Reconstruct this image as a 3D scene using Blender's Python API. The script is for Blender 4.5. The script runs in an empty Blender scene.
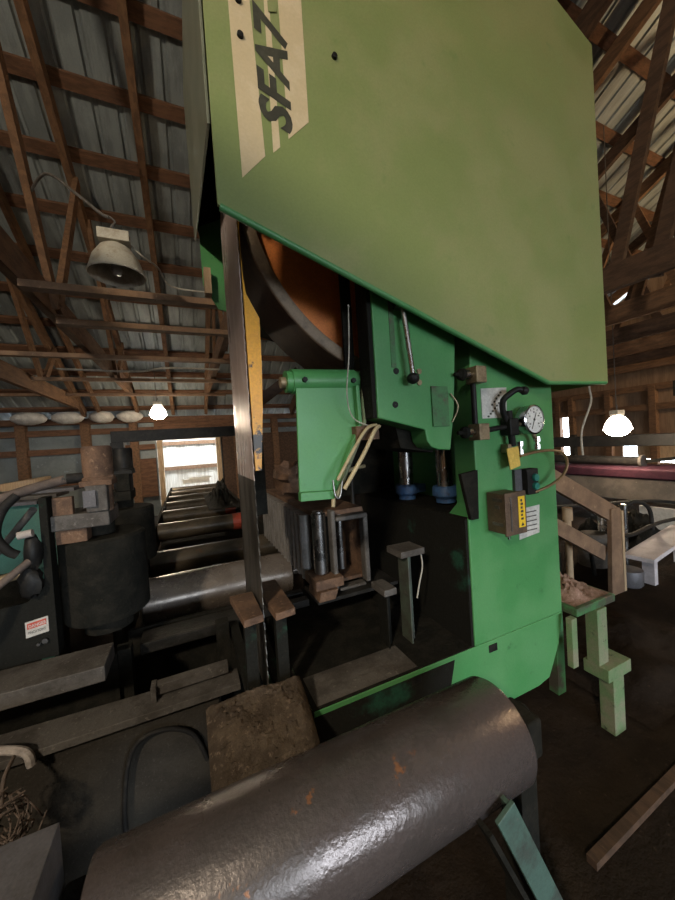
import bpy, bmesh, math, random
from mathutils import Vector, Matrix
random.seed(7)
C = bpy.context.scene.collection
DZ = 1.62            # camera height: coordinates below are relative to the lens, floor at -1.62
FL = -1.62
PI = math.pi

# ------------------------------------------------------------------ materials
def _n(nt, t, **k):
    n = nt.nodes.new(t)
    for a, b in k.items():
        setattr(n, a, b)
    return n

def worn(name, c1, c2, scale=6, lo=.45, hi=.6, c3=None, s3=30, lo3=.55, hi3=.7, rough=.6, rough2=None,
         metal=0., bump=.15, bscale=60, stretch=(1, 1, 1), grain=.12, spec=.5):
    m = bpy.data.materials.new(name); m.use_nodes = True
    nt = m.node_tree; L = nt.links.new
    b = nt.nodes['Principled BSDF']
    tc = _n(nt, 'ShaderNodeTexCoord')
    mp = _n(nt, 'ShaderNodeMapping'); mp.inputs['Scale'].default_value = stretch
    L(tc.outputs['Object'], mp.inputs['Vector'])
    def noise(s, d=5):
        n = _n(nt, 'ShaderNodeTexNoise'); n.inputs['Scale'].default_value = s; n.inputs['Detail'].default_value = d
        n.inputs['Roughness'].default_value = .65
        L(mp.outputs['Vector'], n.inputs['Vector']); return n.outputs['Fac']
    def ramp(f, a, z):
        r = _n(nt, 'ShaderNodeMapRange', interpolation_type='SMOOTHSTEP')
        r.inputs['From Min'].default_value = a; r.inputs['From Max'].default_value = z
        L(f, r.inputs['Value']); return r.outputs['Result']
    def mix(f, a, c):
        x = _n(nt, 'ShaderNodeMix', data_type='RGBA')
        L(f, x.inputs['Factor'])
        if isinstance(a, tuple): x.inputs[6].default_value = (*a, 1)
        else: L(a, x.inputs[6])
        x.inputs[7].default_value = (*c, 1); return x.outputs[2]
    f1 = ramp(noise(scale), lo, hi)
    col = mix(f1, c1, c2)
    if c3: col = mix(ramp(noise(s3), lo3, hi3), col, c3)
    if grain:
        h = _n(nt, 'ShaderNodeHueSaturation')
        r = _n(nt, 'ShaderNodeMapRange'); r.inputs['From Min'].default_value = .3; r.inputs['From Max'].default_value = .7
        r.inputs['To Min'].default_value = 1 - grain; r.inputs['To Max'].default_value = 1 + grain
        L(noise(140, 2), r.inputs['Value']); L(r.outputs['Result'], h.inputs['Value']); L(col, h.inputs['Color'])
        col = h.outputs['Color']
    L(col, b.inputs['Base Color'])
    b.inputs['Metallic'].default_value = metal
    b.inputs['Specular IOR Level'].default_value = spec
    b.inputs['Roughness'].default_value = rough
    if rough2 is not None:
        r = _n(nt, 'ShaderNodeMapRange'); r.inputs['To Min'].default_value = rough; r.inputs['To Max'].default_value = rough2
        L(f1, r.inputs['Value']); L(r.outputs['Result'], b.inputs['Roughness'])
    if bump:
        bp = _n(nt, 'ShaderNodeBump'); bp.inputs['Strength'].default_value = bump; bp.inputs['Distance'].default_value = .01
        L(noise(bscale, 4), bp.inputs['Height']); L(bp.outputs['Normal'], b.inputs['Normal'])
    return m

def glow(name, col, s):
    m = bpy.data.materials.new(name); m.use_nodes = True
    b = m.node_tree.nodes['Principled BSDF']
    b.inputs['Base Color'].default_value = (*col, 1)
    b.inputs['Emission Color'].default_value = (*col, 1); b.inputs['Emission Strength'].default_value = s
    return m

M = {}
M['hood'] = worn('hood_green_paint', (.185, .235, .085), (.225, .25, .105), 2.2, .4, .62, (.14, .205, .07), 9, .6, .8, rough=.42, rough2=.6, bump=.05, grain=.06)
M['green'] = worn('green_enamel', (.062, .24, .078), (.085, .265, .095), 3, .4, .65, (.04, .14, .048), 14, .62, .8, rough=.4, rough2=.55, bump=.06, grain=.06)
M['green_dirty'] = worn('grimy_green_enamel', (.05, .17, .06), (.055, .05, .035), 5, .46, .62, (.11, .075, .05), 16, .6, .75, rough=.6, bump=.2)
M['green_pale'] = worn('weathered_pale_green', (.12, .20, .09), (.20, .20, .13), 8, .4, .65, (.04, .05, .03), 20, .58, .72, rough=.7, bump=.2)
M['grime_shade'] = worn('sawdust_grime_and_shade', (.012, .012, .010), (.022, .02, .016), 12, .4, .65, (.03, .026, .018), 90, .62, .7, rough=.85, bump=.5, spec=.08)
M['grime_shade_green'] = worn('grime_and_shade_over_green', (.013, .013, .011), (.02, .07, .045), 3, .56, .68, (.03, .026, .02), 100, .6, .7, rough=.8, bump=.4, spec=.08)
M['steel_panel'] = worn('grey_green_sheen', (.17, .19, .14), (.22, .235, .18), 4, .4, .6, rough=.35, metal=.3, bump=.03)  # pale grey-green paints in the grazing reflection on the hood's side panel
M['tan'] = worn('tan_decal', (.52, .43, .27), (.56, .47, .31), 10, rough=.5, bump=0, grain=.04)
M['ink'] = worn('dark_decal_ink', (.035, .035, .025), (.05, .05, .035), 20, rough=.5, bump=0)
M['black'] = worn('black_paint', (.010, .010, .010), (.018, .017, .015), 10, rough=.5, bump=.1, spec=.2)
M['rubber'] = worn('black_rubber', (.014, .013, .012), (.03, .027, .023), 14, .5, .65, rough=.7, bump=.15, spec=.2)
M['blade'] = worn('band_blade_steel', (.52, .44, .41), (.40, .32, .29), 5, .4, .62, (.26, .19, .15), 24, .6, .72, rough=.26, rough2=.42, metal=.2, bump=.03, stretch=(1, 1, .25))
M['blade_low'] = worn('pitchy_blade_steel', (.15, .14, .125), (.05, .046, .04), 9, .4, .6, (.28, .26, .23), 40, .62, .72, rough=.45, metal=.6, bump=.1, stretch=(1, 1, .2))
M['yellow'] = worn('yellow_guard_paint', (.62, .30, .01), (.5, .22, .012), 5, .45, .7, (.03, .022, .012), 9, .56, .62, rough=.4, bump=.08)
M['orange'] = worn('orange_wheel_paint', (.72, .23, .06), (.60, .18, .05), 4, rough=.55, bump=.06)
M['rim'] = worn('brown_iron_rim', (.13, .07, .038), (.09, .05, .03), 7, rough=.6, metal=.0, bump=.15)
M['rim_edge'] = worn('worn_rim_edge', (.20, .14, .085), (.13, .09, .055), 12, rough=.55, metal=.1, bump=.1)
M['roller'] = worn('worn_roller_steel', (.20, .17, .145), (.14, .115, .095), 6, .42, .6, (.27, .23, .19), 34, .6, .72, rough=.24, rough2=.36, metal=.35, bump=.06, bscale=45)
M['roller_big'] = worn('worn_feed_roller_steel', (.115, .095, .09), (.08, .068, .063), 4, .42, .62, (.26, .12, .06), 7, .67, .70, rough=.22, rough2=.36, metal=.45, bump=.2, bscale=55, stretch=(1, 1, 1))
M['roller_dull'] = worn('rusty_roller_steel', (.075, .06, .042), (.05, .042, .03), 6, .42, .6, (.09, .05, .03), 14, .6, .7, rough=.34, metal=.1, bump=.12, spec=.3)
M['dark_metal'] = worn('dark_greasy_steel', (.035, .033, .03), (.02, .019, .017), 8, .4, .6, (.08, .075, .07), 50, .64, .72, rough=.55, metal=.3, bump=.3, spec=.2)
M['stop_steel'] = worn('grey_green_stop_steel', (.065, .085, .062), (.05, .05, .04), 9, .4, .6, (.12, .115, .10), 30, .62, .72, rough=.6, bump=.15)
M['channel'] = worn('worn_teal_channel', (.055, .105, .085), (.04, .05, .042), 9, .45, .65, (.10, .10, .09), 24, .62, .72, rough=.6, bump=.15)
M['bar_roll'] = worn('dusty_upright_roller_steel', (.26, .25, .24), (.19, .18, .17), 8, .4, .6, (.32, .30, .28), 40, .6, .7, rough=.4, metal=.3, bump=.05)
M['red'] = worn('red_roller_end', (.30, .045, .025), (.16, .04, .02), 14, rough=.5)
M['chrome'] = worn('polished_steel', (.42, .42, .42), (.30, .29, .28), 8, rough=.2, rough2=.34, metal=1, bump=.02, grain=.04)
M['brass'] = worn('dull_brass', (.30, .23, .14), (.20, .15, .09), 18, rough=.5, metal=.5, bump=.05)
M['blue'] = worn('blue_cast_cap', (.05, .13, .30), (.035, .07, .16), 14, .45, .65, (.03, .03, .03), 30, .6, .7, rough=.5)
M['dust_steel'] = worn('dusty_steel', (.12, .11, .10), (.07, .062, .055), 7, .4, .62, (.19, .175, .155), 60, .6, .7, rough=.7, metal=.2, bump=.35, spec=.2)
M['plate'] = worn('grey_mill_plate', (.15, .145, .155), (.11, .105, .108), 6, .4, .6, (.15, .14, .14), 70, .6, .7, rough=.55, metal=.4, bump=.1, spec=.2)
M['rust'] = worn('rusty_iron', (.16, .095, .06), (.09, .055, .038), 9, .4, .6, (.22, .14, .09), 40, .58, .7, rough=.75, bump=.4, spec=.2)
M['sawdust'] = worn('packed_sawdust', (.085, .065, .047), (.05, .038, .028), 9, .4, .6, (.14, .105, .08), 55, .55, .7, rough=.95, bump=.8, bscale=45, spec=.08)
M['sawdust_pink'] = worn('fresh_sawdust', (.30, .19, .145), (.22, .14, .10), 16, .4, .6, (.42, .30, .24), 60, .55, .7, rough=.95, bump=.8, bscale=50, spec=.08)
M['dirt'] = worn('dark_dirt_floor', (.016, .0115, .0085), (.024, .017, .012), 3, .4, .62, (.04, .028, .02), 40, .6, .72, rough=.95, bump=.8, bscale=30, spec=.08)
M['dirt_face'] = worn('dust_caked_plate', (.042, .037, .030), (.032, .028, .023), 5, .4, .62, (.06, .054, .045), 90, .58, .7, rough=.95, bump=.5, bscale=80, spec=.08)
M['wood'] = worn('old_framing_wood', (.17, .095, .052), (.11, .062, .036), 5, .4, .62, (.22, .125, .07), 18, .6, .75, rough=.8, bump=.2, stretch=(4, 1, 4), spec=.2)
M['wood_dark'] = worn('dark_framing_wood', (.085, .05, .032), (.055, .034, .023), 5, .4, .62, (.12, .07, .042), 18, .6, .75, rough=.85, bump=.2, stretch=(4, 1, 4), spec=.2)
M['wood_x'] = worn('purlin_wood', (.15, .078, .046), (.095, .052, .032), 5, .4, .62, (.2, .11, .065), 18, .6, .75, rough=.85, bump=.2, stretch=(1, 4, 4), spec=.2)
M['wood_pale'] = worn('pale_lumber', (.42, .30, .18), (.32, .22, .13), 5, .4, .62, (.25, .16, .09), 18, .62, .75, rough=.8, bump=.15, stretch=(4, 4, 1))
M['wood_rail'] = worn('weathered_stair_lumber', (.22, .135, .08), (.15, .09, .055), 5, .4, .62, (.30, .20, .12), 18, .6, .75, rough=.8, bump=.15)
M['board_wall'] = worn('sheathing_boards', (.22, .14, .085), (.16, .10, .06), 3, .4, .62, (.11, .068, .04), 12, .6, .75, rough=.85, bump=.2, stretch=(5, 5, .6))
M['roof'] = worn('galvanised_roof_sheet', (.29, .33, .335), (.21, .24, .245), 3, .4, .6, (.38, .41, .415), 20, .6, .75, rough=.5, metal=.25, bump=.03, stretch=(3, .6, .6))
M['wall_metal'] = worn('pale_wall_sheet', (.16, .185, .185), (.115, .135, .135), 2, .4, .6, (.26, .31, .34), 4, .6, .72, rough=.5, metal=.1, bump=.04)
M['insul'] = worn('white_insulation_bag', (.52, .50, .46), (.40, .38, .35), 8, rough=.5, bump=.2)
M['lamp_shell'] = worn('dusty_enamel_shade', (.40, .37, .30), (.28, .24, .18), 10, .45, .65, (.18, .12, .07), 24, .62, .72, rough=.5, bump=.05)
M['glass'] = worn('grey_bulb_glass', (.4, .4, .38), (.3, .3, .28), 8, rough=.1, bump=0)
M['bulb_on'] = glow('lit_bulb', (1.0, .86, .66), 60)
M['shade_glare'] = glow('lamp_shade_glare', (1.0, .90, .76), 14)  # glow on the shade itself, imitates glare around the lit lamps
M['paper'] = worn('off_white_label', (.55, .54, .50), (.45, .44, .41), 20, rough=.7, bump=0)
M['dial'] = worn('gauge_dial_white', (.75, .74, .70), (.68, .67, .63), 20, rough=.3, bump=0)
M['tag'] = worn('yellow_tag', (.75, .50, .10), (.68, .44, .08), 20, rough=.6, bump=0)
M['label_y'] = worn('yellow_label', (.80, .52, .02), (.74, .47, .02), 20, rough=.6, bump=0)
M['box'] = worn('brown_rusty_box', (.13, .085, .055), (.09, .06, .04), 12, .4, .6, (.22, .17, .12), 50, .62, .7, rough=.6, metal=.3, bump=.15)
M['teal'] = worn('teal_push_button', (.03, .22, .17), (.025, .18, .14), 20, rough=.35, bump=0)
M['teal_panel'] = worn('teal_painted_panel', (.045, .17, .125), (.035, .125, .095), 3, .4, .6, (.03, .04, .03), 14, .6, .72, rough=.6, bump=.08)
M['red_sign'] = worn('sign_red', (.48, .07, .04), (.42, .06, .035), 20, rough=.5, bump=0)
M['white_sign'] = worn('sign_white', (.5, .48, .44), (.42, .40, .36), 20, rough=.5, bump=0)
M['belt'] = worn('maroon_belt', (.05, .018, .028), (.035, .014, .022), 8, rough=.6, bump=.1, spec=.1)
M['trough'] = worn('grey_conveyor_side', (.12, .105, .09), (.085, .075, .066), 6, .4, .6, (.16, .14, .12), 30, .6, .7, rough=.7, bump=.15, spec=.1)
M['hose_tan'] = worn('tan_hose', (.40, .33, .19), (.30, .24, .14), 10, rough=.5, bump=.02)
M['hose_brown'] = worn('brown_copper_line', (.30, .19, .09), (.22, .13, .06), 10, rough=.45, metal=.4, bump=.02)
M['hose_muck'] = worn('dust_coated_hose', (.13, .095, .075), (.08, .06, .05), 10, .4, .6, (.03, .028, .026), 16, .6, .7, rough=.8, bump=.15)
M['wire'] = worn('pale_wire', (.40, .38, .32), (.3, .28, .24), 20, rough=.4, bump=0)
M['rag'] = worn('dirty_white_rag', (.36, .32, .29), (.25, .22, .2), 20, rough=.9, bump=.3)
M['fence'] = worn('weathered_fence_boards', (.62, .57, .50), (.46, .40, .33), 3, .4, .6, rough=.8, bump=.1, stretch=(6, 1, .4))
M['white_plank'] = worn('whitewashed_plank', (.55, .52, .55), (.45, .42, .44), 5, rough=.7, bump=.1)

# ------------------------------------------------------------------ mesh builder
class B:
    def __init__(s): s.v = []; s.f = []; s.sm = []
    def _add(s, v, f, smooth=False):
        b = len(s.v); s.v += [tuple(x) for x in v]; s.f += [tuple(i + b for i in q) for q in f]; s.sm += [smooth] * len(f); return s
    def box(s, x0, x1, y0, y1, z0, z1):
        v = [(x, y, z) for z in (z0, z1) for y in (y0, y1) for x in (x0, x1)]
        return s._add(v, [(0, 2, 3, 1), (4, 5, 7, 6), (0, 1, 5, 4), (2, 6, 7, 3), (0, 4, 6, 2), (1, 3, 7, 5)])
    def bar(s, p, q, w, h, up=(0, 0, 1)):
        p = Vector(p); q = Vector(q); d = (q - p).normalized(); u = Vector(up)
        a = d.cross(u)
        if a.length < 1e-4: a = d.cross(Vector((0, 1, 0)))
        a.normalize(); u = a.cross(d)
        a *= w / 2; u *= h / 2
        v = [p - a - u, p + a - u, p + a + u, p - a + u, q - a - u, q + a - u, q + a + u, q - a + u]
        return s._add(v, [(3, 2, 1, 0), (4, 5, 6, 7), (0, 1, 5, 4), (1, 2, 6, 5), (2, 3, 7, 6), (3, 0, 4, 7)])
    def lathe(s, prof, o, ax=(0, 0, 1), n=24, smooth=True):
        # prof: (radius, distance along axis)
        ax = Vector(ax).normalized(); o = Vector(o)
        a = ax.orthogonal().normalized(); c = ax.cross(a)
        v = []; f = []
        for r, h in prof:
            for k in range(n):
                t = 2 * PI * k / n
                v.append(o + ax * h + (a * math.cos(t) + c * math.sin(t)) * r)
        for i in range(len(prof) - 1):
            for k in range(n):
                k2 = (k + 1) % n
                f.append((i * n + k, i * n + k2, (i + 1) * n + k2, (i + 1) * n + k))
        return s._add(v, f, smooth)
    def cyl(s, p, q, r, r2=None, n=20, cap=True):
        p = Vector(p); q = Vector(q); r2 = r if r2 is None else r2; h = (q - p).length
        pr = [(r, 0), (r2, h)]
        if cap: pr = [(1e-4, 0)] + pr + [(1e-4, h)]
        return s.lathe(pr, p, q - p, n)
    def tube(s, pts, r, n=10, sub=6):
        pts = [Vector(p) for p in pts]
        if sub > 1 and len(pts) > 2:
            o = []
            for i in range(len(pts) - 1):
                a = pts[max(i - 1, 0)]; b = pts[i]; c = pts[i + 1]; d = pts[min(i + 2, len(pts) - 1)]
                for k in range(sub):
                    t = k / sub
                    o.append(.5 * ((2 * b) + (c - a) * t + (2 * a - 5 * b + 4 * c - d) * t * t + (3 * b - a - 3 * c + d) * t ** 3))
            pts = o + [pts[-1]]
        v = []; f = []; u = None
        for i, p in enumerate(pts):
            d = (pts[min(i + 1, len(pts) - 1)] - pts[max(i - 1, 0)]).normalized()
            u = d.orthogonal() if u is None else (u - d * u.dot(d))
            u.normalize(); w = d.cross(u)
            for k in range(n):
                t = 2 * PI * k / n; v.append(p + (u * math.cos(t) + w * math.sin(t)) * r)
        for i in range(len(pts) - 1):
            for k in range(n):
                k2 = (k + 1) % n; f.append((i * n + k, i * n + k2, (i + 1) * n + k2, (i + 1) * n + k))
        m = (len(pts) - 1) * n
        f += [tuple(range(n - 1, -1, -1)), tuple(range(m, m + n))]
        return s._add(v, f, True)
    def prism(s, poly, plane, d0, d1):
        n = len(poly)
        def P(a, b, d): return {'xz': (a, d, b), 'yz': (d, a, b), 'xy': (a, b, d)}[plane]
        v = [P(a, b, d0) for a, b in poly] + [P(a, b, d1) for a, b in poly]
        f = [tuple(range(n)), tuple(range(2 * n - 1, n - 1, -1))] + [(i, i + n, (i + 1) % n + n, (i + 1) % n) for i in range(n)]
        return s._add(v, f)
    def blob(s, c, r, rough=.15, n=16, m=10, seed=0):
        rd = random.Random(seed); v = []; f = []
        for i in range(m + 1):
            th = PI * i / m
            for k in range(n):
                ph = 2 * PI * k / n
                j = 1 + (rd.random() - .5) * 2 * rough * (0 if i in (0, m) else 1)
                v.append((c[0] + r[0] * j * math.sin(th) * math.cos(ph), c[1] + r[1] * j * math.sin(th) * math.sin(ph), c[2] + r[2] * j * math.cos(th)))
        for i in range(m):
            for k in range(n):
                k2 = (k + 1) % n; f.append((i * n + k, (i + 1) * n + k, (i + 1) * n + k2, i * n + k2))
        return s._add(v, f, True)
    def heap(s, x0, x1, y0, y1, z0, h, n=26, seed=0, edge=.25):
        rd = random.Random(seed); v = []; f = []
        for j in range(n + 1):
            for i in range(n + 1):
                a = i / n; b = j / n
                e = min(1, min(a, 1 - a) / edge) * min(1, min(b, 1 - b) / edge)
                e = e * e * (3 - 2 * e)
                z = z0 + e * h * (.55 + .45 * math.sin(3 * a * PI + seed) * math.cos(2.3 * b * PI + seed) + (rd.random() - .5) * (.5 if h < .07 or h > .2 else .16))
                v.append((x0 + (x1 - x0) * a, y0 + (y1 - y0) * b, z))
        for j in range(n):
            for i in range(n):
                q = j * (n + 1) + i; f.append((q, q + 1, q + n + 2, q + n + 1))
        b0 = len(v)
        v += [(x0, y0, z0 - .004), (x1, y0, z0 - .004), (x1, y1, z0 - .004), (x0, y1, z0 - .004)]
        f.append((b0 + 3, b0 + 2, b0 + 1, b0))
        return s._add(v, f, True)

def build(name, b, mat, parent=None, bevel=0, seg=2, ang=40, rot=None, at=None):
    me = bpy.data.meshes.new(name)
    off = Vector(parent['_w']) if parent is not None else (Vector(at) if at is not None else None)
    if off is None:
        lo = [min(v[i] for v in b.v) for i in range(3)]; hi = [max(v[i] for v in b.v) for i in range(3)]
        off = Vector(((lo[0] + hi[0]) / 2, (lo[1] + hi[1]) / 2, lo[2]))
    me.from_pydata([tuple(Vector(v) - off) for v in b.v], [], b.f)
    bm = bmesh.new(); bm.from_mesh(me)
    bmesh.ops.remove_doubles(bm, verts=bm.verts, dist=1e-5)
    bmesh.ops.recalc_face_normals(bm, faces=bm.faces); bm.to_mesh(me); bm.free()
    me.polygons.foreach_set('use_smooth', [True] * len(me.polygons))
    me.set_sharp_from_angle(angle=math.radians(ang))
    me.materials.append(M[mat])
    o = bpy.data.objects.new(name, me); C.objects.link(o)
    o['_w'] = tuple(off)
    if parent is not None: o.parent = parent
    else: o.location = off
    if parent is not None and parent.parent is None and parent.type == 'EMPTY': pass
    if bevel:
        md = o.modifiers.new('bevel', 'BEVEL'); md.width = bevel; md.segments = seg; md.limit_method = 'ANGLE'; md.angle_limit = math.radians(50)
        md.harden_normals = True
    return o

def tag(o, label, cat, group=None):
    o['label'] = label; o['category'] = cat
    if group: o['group'] = group
    return o

def thing(name, loc, label, cat, group=None):
    o = bpy.data.objects.new(name, None); C.objects.link(o); o.location = loc; o['_w'] = tuple(loc)
    o.empty_display_size = .1
    return tag(o, label, cat, group)

def struct(name, b, mat, parent=None, bevel=0):
    o = build(name, b, mat, parent, bevel)
    if parent is None: o['kind'] = 'structure'
    return o

def copy_tree(o, loc=None, parent=None):
    c = o.copy(); C.objects.link(c)
    if parent: c.parent = parent
    if loc is not None: c.location = loc
    for ch in [x for x in bpy.data.objects if x.parent == o]: copy_tree(ch, None, c)
    return c

def text(name, s, mat, parent, origin, right, up, h, shear=0., bold=.0, depth=.001, wide=1.):
    """lettering laid on a surface: origin = start of baseline, right = reading direction, h = capital height"""
    cu = bpy.data.curves.new('t', 'FONT'); cu.body = s; cu.size = 1; cu.shear = shear; cu.offset = bold
    cu.extrude = 0; cu.resolution_u = 3
    t = bpy.data.objects.new('t', cu); C.objects.link(t)
    dg = bpy.context.evaluated_depsgraph_get(); dg.update()
    me = bpy.data.meshes.new_from_object(t.evaluated_get(dg))
    bpy.data.objects.remove(t); bpy.data.curves.remove(cu)
    R = Vector(right).normalized(); U = Vector(up).normalized(); N = R.cross(U)
    k = h / .73
    off = Vector(parent['_w'])
    for v in me.vertices:
        v.co = Vector(origin) + R * v.co.x * k * wide + U * v.co.y * k + N * depth - off
    me.materials.append(M[mat]); me.name = name
    o = bpy.data.objects.new(name, me); C.objects.link(o); o.parent = parent; o['_w'] = tuple(off)
    return o

# ================================================================== setting
RZ0, RS = 6.0, .5            # roof underside: z = 6 - .5 y
RY = -1.0                     # ridge
def roofz(y): return RZ0 - RS * y if y > RY else RZ0 - RS * RY + RS * (y - RY)
struct('floor', B().box(-9, 13.5, -30, 14, FL - .1, FL), 'dirt')

b = B(); v = []; f = []      # corrugated sheets, ribs run down the slope
xs = []; x = -9.
while x < 13.4:
    xs += [(x, 0), (x + .15, 0), (x + .17, .022), (x + .20, .022), (x + .22, 0)]; x += .24
for xx, h in xs:
    for y in (-8.1, RY, 10.5): v.append((xx, y, roofz(y) + h))
for i in range(len(xs) - 1): f += [(3 * i, 3 * i + 1, 3 * i + 4, 3 * i + 3), (3 * i + 1, 3 * i + 2, 3 * i + 5, 3 * i + 4)]
b._add(v, f)
n0 = len(b.v); k = len(v)
b._add([(p[0], p[1], p[2] + .004) for p in v], [tuple(reversed(q)) for q in f])
struct('ceiling', b, 'roof')

# back wall (y = 10) of sheet panels between posts, door opening at x -.56 .. .73
w = struct('wall_back', B().box(-9, -.72, 10.0, 10.05, FL, .85).box(.86, 13.4, 10.0, 10.05, FL, .85)
           .box(-.72, .86, 10.0, 10.05, .40, .85), 'wall_metal')
for px in [-8.2, -7.0, -5.8, -4.6, -3.4, -2.2, -1.2, 1.3, 2.4, 3.6, 4.8, 6.0, 7.2, 8.4, 9.6, 10.8]:
    build('wall_post', B().box(px - .09, px + .09, 9.82, 9.998, FL, .86), 'wood', w)
for z in (-.62, .18, .62):
    build('wall_girt', B().box(-8.95, -.75, 9.90, 9.999, z - .07, z + .07).box(.9, 13.3, 9.90, 9.999, z - .07, z + .07), 'wood_x', w)
build('sheathing_board', B().box(-.74, 1.28, 9.86, 9.999, .42, .80), 'wood_x', w)
build('sheathing_board', B().box(-1.9, -.75, 9.86, 9.999, -1.1, -.12), 'wood_x', w)
build('sheathing_board', B().box(.9, 3.4, 9.86, 9.999, -1.5, .4), 'wood_dark', w)
build('top_plate', B().box(-9, 13.4, 9.8, 10.0, .80, .94), 'wood_x', w)
d = struct('door_1', B().box(-.70, -.58, 9.88, 10.08, FL, .42).box(.74, .86, 9.88, 10.08, FL, .42).box(-.70, .86, 9.88, 10.08, .33, .45), 'wood_pale')
# right wall: boards with openings
w = struct('wall_right', B().box(11.0, 11.06, -8, 3.6, FL, .3).box(11.0, 11.06, 3.6, 6.6, -.35, .45).box(11, 11.06, 3.6, 6.6, FL, -1.06).box(11, 11.06, 3.6, 5.0, -.96, -.35).box(11, 11.06, 5.35, 6.6, -.96, -.35)
           .box(11, 11.06, 7.0, 7.9, FL, .4).box(11, 11.06, 8.4, 10, FL, .4).box(11, 11.06, -8, 10, .3, .42)
           .prism([(-8, .42), (10, .42), (10, .95), (-1, 6.4), (-8, 2.9)], 'yz', 11.0, 11.06), 'board_wall')
for py in (3.6, 4.6, 5.6, 6.6, 7.0, 7.9, 8.4, 9.6):
    build('wall_post', B().box(10.84, 10.999, py - .07, py + .07, FL, .9), 'wood', w)
build('sheathing_board', B().box(10.97, 10.999, 2.2, 5.0, -.96, -.35), 'wood_pale', w)  # paler wood here paints in the light on this stretch of boards
build('wall_girt', B().box(10.86, 10.999, -2, 10, .30, .46), 'wood', w)
build('wall_girt', B().box(10.86, 10.999, -2, 10, .80, .96), 'wood', w)
struct('wall_left', B().box(-9.06, -9, -8, 10, FL, 1.0).prism([(-8, 1.0), (10, 1.0), (-1, 6.4), (-8, 2.9)], 'yz', -9.06, -9), 'board_wall')

w = struct('wall_front', B().box(-9, -1.4, -8.06, -8.0, FL, 1.1).box(4.3, 13.4, -8.06, -8.0, FL, 1.1).box(-1.4, 4.3, -8.06, -8.0, .85, 1.1)
           .box(-9, 13.4, -8.06, -8.0, 1.1, 2.9), 'board_wall')
struct('door_2', B().box(-1.5, -1.4, -8.10, -7.96, FL, .90).box(4.3, 4.4, -8.10, -7.96, FL, .90).box(-1.5, 4.4, -8.10, -7.96, .85, .95), 'wood_pale')
# purlins under the sheets
for i, t in enumerate([-.55 + .6 * j for j in range(18)]):
    if t > 10.2: break
    z = roofz(t)
    p = build('purlin', B().bar((-8.98, t, z - .030), (10.98, t, z - .030), .14, .045, (0, RS, 1)), 'wood_x')
    tag(p, 'dark brown roof purlin nailed under the corrugated metal roof sheets', 'purlin', 'roof purlins')

CH = 1.30                     # underside of the bottom chords
def truss(x, y0, y1, label, mat, webs, chord=True, group='roof trusses', CH=CH):
    t = thing('roof_truss', (x, y1 - .3, CH if chord else roofz(y1)), label, 'truss', group)
    o = .16
    if y0 < y1: build('top_chord', B().bar((x, max(y0, -.9), roofz(max(y0, -.9)) - .172), (x, y1, roofz(y1) - .172), .07, .19, (0, RS, 1)), mat, t)
    if chord: build('bottom_chord', B().prism([(y0, CH), (9.0, CH), (9.0, CH + .12), (8.75, CH + .24), (y0, CH + .24)], 'yz', x - .035, x + .035), mat, t)
    for (a, za), (c, zc) in webs:
        build('web', B().bar((x + .055, a, za), (x + .055, c, zc), .05, .11, (0, 1, 0)), mat, t)
    return t
def wt(y, dy): return (y, CH + .06), (y + dy, roofz(y + dy) - .16)
truss(-1.04, -1.8, 9.6, 'roof truss left of the hanging lamp with a long chord running to the far lamp', 'wood', [((3.80, 1.36), (1.67, 5.0)), ((3.84, 1.36), (4.95, 3.3)), wt(.4, 1.0), wt(6.6, -1.2), wt(6.8, .7)])
truss(-2.12, -.9, 9.6, 'roof truss nearest the left edge of the photo', 'wood', CH=1.08, webs=[wt(4.6, -2.0), wt(5.0, .9), wt(6.9, -1.1), wt(7.1, .6), wt(2.2, .6)])
truss(.52, 2.75, 9.6, 'roof truss ending behind the yellow guard and saw wheel', 'wood', [wt(4.6, -1.1), wt(4.8, 1.0), wt(6.9, -1.1)])
truss(3.9, -1.8, 9.6, 'roof truss with a deep grey chord nearest the right of the saw hood', 'wood_dark', [((1.95, 1.36), (1.1, 4.9)), ((1.62, 1.3), (.6, 5.6)), wt(4.6, -1.2), wt(.2, -1.0)])
for i, x in enumerate((5.2, 6.5, 7.8, 9.1, 10.4)):
    truss(x, -1.8, 9.6, ['second', 'third', 'fourth', 'fifth', 'sixth'][i] + ' roof truss beyond the saw hood on the right side', 'wood_dark' if i % 2 else 'wood',
          [wt(2.4, -1.2), wt(2.6, .9), wt(4.8, -1.1), wt(5.0, .9), wt(.2, -1.)])
r = build('rafter', B().bar((-.26, -.9, roofz(-.9) - .172), (-.26, 9.6, roofz(9.6) - .172), .075, .19, (0, RS, 1)), 'wood')
tag(r, 'orange brown rafter passing just right of the hanging lamp', 'rafter', 'rafters')
r = build('rafter', B().bar((-1.82, -.9, roofz(-.9) - .172), (-1.82, 9.6, roofz(9.6) - .172), .05, .17, (0, RS, 1)), 'wood')
tag(r, 'rafter in the top left corner crossing the corrugated sheets', 'rafter', 'rafters')
for x, l in ((2.86, 'dark rafter just beyond the upper right corner of the hood'), (4.5, 'dark rafter in the top right corner above the thin lit web')):
    r = build('rafter', B().bar((x, -.9, roofz(-.9) - .215), (x, 9.6, roofz(9.6) - .215), .09, .26, (0, RS, 1)), 'wood_dark')
    tag(r, l, 'rafter', 'rafters')
r = build('brace', B().bar((-1.0, 3.1, CH - .045), (.56, 3.1, CH - .045), .09, .05), 'wood_rail'); tag(r, 'light brown lateral brace directly below the hanging lamp', 'brace', 'lateral braces')
r = build('brace', B().bar((-1.0, 3.86, CH - .045), (.56, 3.86, CH - .045), .09, .05), 'wood_rail'); tag(r, 'light brown lateral brace, second one below the hanging lamp', 'brace', 'lateral braces')
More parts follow.
